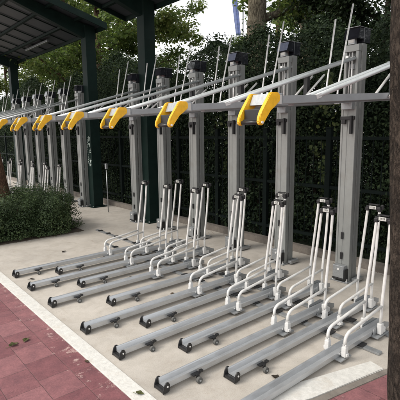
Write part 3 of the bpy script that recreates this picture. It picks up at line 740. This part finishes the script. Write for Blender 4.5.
# low planting between the two racks
def bush_mesh(seed, rx, ry, h, n):
    r = np.random.default_rng(seed); th = r.uniform(0, 2*PI, n); ph = np.arccos(r.uniform(-.15, 1, n))
    lump = 1+.10*np.sin(th*4+seed)+.08*np.sin(th*7+ph*5+seed)+.06*np.sin(ph*9)
    rad = lump*(1-r.uniform(0, 1, n)**1.8*.55)
    st, ct = np.sin(ph), np.cos(ph); sq = np.sign(ct)*np.abs(ct)**.55
    P = np.stack([np.cos(th)*st**.6*rad*rx, np.sin(th)*st**.6*rad*ry, np.maximum(sq*rad, 0)*h*.92+.03], 1)
    P[:, 2] += np.abs(r.normal(size=n))*.025
    k = r.integers(0, n, n//6); P = np.concatenate([P, P[k]+np.array([0, 0, .05])*r.uniform(0, 1.6, (len(k), 1))+r.normal(size=(len(k), 3))*.03])
    NN = np.stack([P[:, 0]/rx*.7, P[:, 1]/ry*.7, P[:, 2]/h+.2], 1)
    cm = leaves_mesh('bush_crown', P, NN, .031, 'leaf_bush', asp=.5, fold=.2)
    random.seed(seed); b = MB()
    for i in range(9):
        a = i*.7; limb(b, (math.cos(a)*.05, math.sin(a)*.05, 0), (math.cos(a)*rx*.8, math.sin(a)*ry*.8, h*.7), .012, .004, .03, 5, 5)
    sm = bpy.data.meshes.new('bush_stems'); b.bm.to_mesh(sm); b.bm.free(); sm.materials.append(M['bark_brown'])
    return sm, cm
BU = [bush_mesh(2, .52, .55, .62, 18000), bush_mesh(6, .55, .5, .66, 18000)]
for i, (x, y, v, sc, lb) in enumerate([(2.48, 6.92, 0, .98, 'rounded dark green shrub at the right end of the low planting'), (1.95, 6.95, 1, 1.02, 'dark green shrub in front of the tan trunk, middle of the planting'),
        (1.30, 6.98, 0, 1.0, 'dark green shrub left of the tan trunk, at the left edge'), (2.50, 7.45, 1, 1.0, 'dark green shrub behind the right end of the low planting'), (1.25, 7.5, 1, .95, 'dark green shrub behind the leftmost one in the low planting')]):
    t = thing('shrub', (x, y, .008), label=lb, cat='shrub', group='low shrubs between the racks'); t.rotation_euler = (0, 0, i*1.9); t.scale = (sc, sc, sc)
    link('stems', BU[v][0], t); link('foliage', BU[v][1], t)

def litter(name, segs, n, label, spread):
    P = []
    for _ in range(n):
        a, b_ = random.choice(segs); t_ = random.random(); P.append((a[0]+(b_[0]-a[0])*t_+random.gauss(0, spread), a[1]+(b_[1]-a[1])*t_+random.gauss(0, spread), .011))
    me = leaves_mesh(name, np.array(P), np.tile(np.array([0, 0, 1.]), (n, 1)), .02, 'dryleaf', asp=.55, jit=.25)
    return tag(link(name, me), label, 'leaf litter', kind='stuff')
litter('leaf_litter', [((.9, 6.42), (2.95, 6.42)), ((2.95, 6.42), (3.0, 7.9))], 170, 'brown leaf litter spilling out at the foot of the shrubs', .05)
litter('leaf_litter', [((4.44, 1), (4.44, 14))], 160, 'dry leaf litter gathered along the kerb below the fence', .04)
# banner behind the pale trunk
t = thing('banner', (12.11, 11.96, 0), label='pale blue cloth banner hanging in the sky gap left of the pale trunk', cat='banner')
b = MB(); b.tube([(.2, -.19, 0), (.2, -.19, 7.4)], .03, 10); b.build('pole', 'steel', t)
b = MB(); cols = 12; rows = 14; g = []
for i in range(rows+1):
    row = []
    for j in range(cols+1):
        u, v = j/cols, i/rows; e = (-.20+.24*v)*(1-u)+(.02+.16*v)*u
        row.append(b.bm.verts.new((e*.76, -e*.65+.03*math.sin(u*9+v*2), 7.0-v*1.78)))
    g.append(row)
for i in range(rows):
    for j in range(cols): f = b.bm.faces.new((g[i][j], g[i][j+1], g[i+1][j+1], g[i+1][j])); f.smooth = True
bmesh.ops.solidify(b.bm, geom=b.bm.faces[:], thickness=.01); b.build('cloth', 'blue', t)

# fallen leaves and scraps
def fallen(x, y, z, s, m, name, label, cat, group, seed, lobes=5):
    r = random.Random(seed); b = MB(); c = b.bm.verts.new((0, 0, .006)); ring = []
    n = lobes*4; ph = r.uniform(0, 6)
    for k in range(n):
        a = 2*PI*k/n; q = s*(.80+.16*math.cos(lobes*a))*r.uniform(.85, 1.1); q *= 1+.30*math.cos(a)
        ring.append(b.bm.verts.new((math.cos(a)*q, math.sin(a)*q*.72, .003+abs(math.sin(a))*s*.28+r.uniform(0, s*.12))))
    for k in range(n): b.bm.faces.new((c, ring[k], ring[(k+1) % n]))
    bmesh.ops.solidify(b.bm, geom=b.bm.faces[:], thickness=-.0008)
    if name == 'fallen_leaf': b.tube([(-s*.5, 0, .004), (-s*1.3, .01, .004)], .0012, 5)
    o = b.build(name, m); o.location = (x, y, z); o.rotation_euler = (0, 0, ph); tag(o, label, cat, group)
for a in [
    (.845, 3.21, .005, .042, 'greenleaf', 'grey green fallen leaf on red pavers near the left edge'),
    (.955, 3.23, .005, .038, 'greenleaf', 'olive fallen leaf on red pavers, closer to the white kerb'),
    (1.165, 2.62, .005, .022, 'dryleaf', 'small brown leaf against the pavement side of the white kerb'),
    (1.235, 2.05, .013, .03, 'greenleaf', 'green leaf lying on the white kerb at the bottom of the picture'),
    (2.18, 5.43, .002, .04, 'darkleaf', 'dark curled leaf on bare concrete in front of the shrubs'),
    (1.47, 4.62, .002, .028, 'darkleaf', 'dark leaf beside the end of the farthest long tray'),
    (2.01, 1.60, .002, .035, 'darkleaf', 'dark leaf clump beside the foot wheel near the nearest trays'),
    (2.06, 1.57, .003, .032, 'dryleaf', 'brown leaf in the clump between the nearest trays'),
    (2.33, 3.93, .002, .025, 'dryleaf', 'brown leaf between the middle trays'),
    (2.38, 3.22, .002, .028, 'dryleaf', 'brown leaf beside a hoop socket of the middle trays'),
    (2.72, 2.05, .002, .032, 'darkleaf', 'dark leaf under the hoops right of centre'),
    (3.55, 1.95, .002, .03, 'darkleaf', 'dark leaf near the foot of the nearest visible post')]:
    fallen(*a[:5], 'fallen_leaf', a[5], 'leaf', 'fallen leaves on the ground', hash(a[5]) % 1000 if False else int(a[0]*1000))
fallen(2.75, 6.33, .002, .022, 'scrap', 'paper_scrap', 'crumpled white paper scrap in front of the right end of the shrubs', 'litter', 'white scraps', 4, 3)
fallen(2.05, 6.36, .002, .016, 'scrap', 'paper_scrap', 'tiny white scrap below the middle of the shrubs', 'litter', 'white scraps', 8, 3)

# ------------------------------------------------------------------ world, sun, camera
w = bpy.data.worlds.new('World'); S.world = w; w.use_nodes = True; nt = w.node_tree; bg = nt.nodes['Background']
EL, AZ = math.radians(48), math.radians(215)
sky = nt.nodes.new('ShaderNodeTexSky'); sky.sky_type = 'NISHITA'; sky.sun_disc = False; sky.sun_elevation = EL; sky.air_density = 1.; sky.dust_density = 6.; sky.ozone_density = 1.
sunv = Vector((-.72, .30, .80)).normalized()     # towards the sun
EL = math.asin(sunv.z); sky.sun_elevation = EL; sky.sun_rotation = math.atan2(sunv.x, sunv.y)
tc = nt.nodes.new('ShaderNodeTexCoord'); cn = N(nt, 'ShaderNodeTexNoise', Scale=2.2, Detail=5.); nt.links.new(tc.outputs['Generated'], cn.inputs['Vector'])
cr = ramp(nt, [(.3, (8.2, 8.3, 8.6)), (.7, (11.0, 10.9, 10.7))]); nt.links.new(cn.outputs['Fac'], cr.inputs[0])
mx = N(nt, 'ShaderNodeMix', data_type='RGBA'); mx.inputs[0].default_value = .8; nt.links.new(sky.outputs[0], mx.inputs[6]); nt.links.new(cr.outputs[0], mx.inputs[7])
nt.links.new(mx.outputs[2], bg.inputs['Color']); bg.inputs['Strength'].default_value = .12
sd = bpy.data.lights.new('sun', 'SUN'); sd.energy = 1.5; sd.angle = math.radians(24); sd.color = (1, .95, .88)
so = bpy.data.objects.new('sun', sd); COL.objects.link(so); so.rotation_euler = sunv.to_track_quat('Z', 'Y').to_euler()

cd = bpy.data.cameras.new('camera'); cam = bpy.data.objects.new('camera', cd); COL.objects.link(cam); S.camera = cam
fw = Vector((0.64095394, 0.750611, -0.16050286)); rt = Vector((0.75919206, -0.65076317, -0.01160634)); upv = Vector((0.1131612, 0.11441337, 0.98696713))
cam.matrix_world = Matrix(((rt.x, upv.x, -fw.x, 0), (rt.y, upv.y, -fw.y, 0), (rt.z, upv.z, -fw.z, 1.6), (0, 0, 0, 1)))
cd.sensor_width = 36; cd.lens = 36*420.849/400; cd.clip_start = .05; cd.clip_end = 2000
S.cycles.max_bounces = 6; S.cycles.diffuse_bounces = 3; S.cycles.transmission_bounces = 4
S.render.resolution_x = 1024; S.render.resolution_y = 1024
S.view_settings.view_transform = 'Standard'; S.view_settings.look = 'None'; S.view_settings.exposure = .7; S.view_settings.gamma = 1; S.view_settings.use_curve_mapping = False
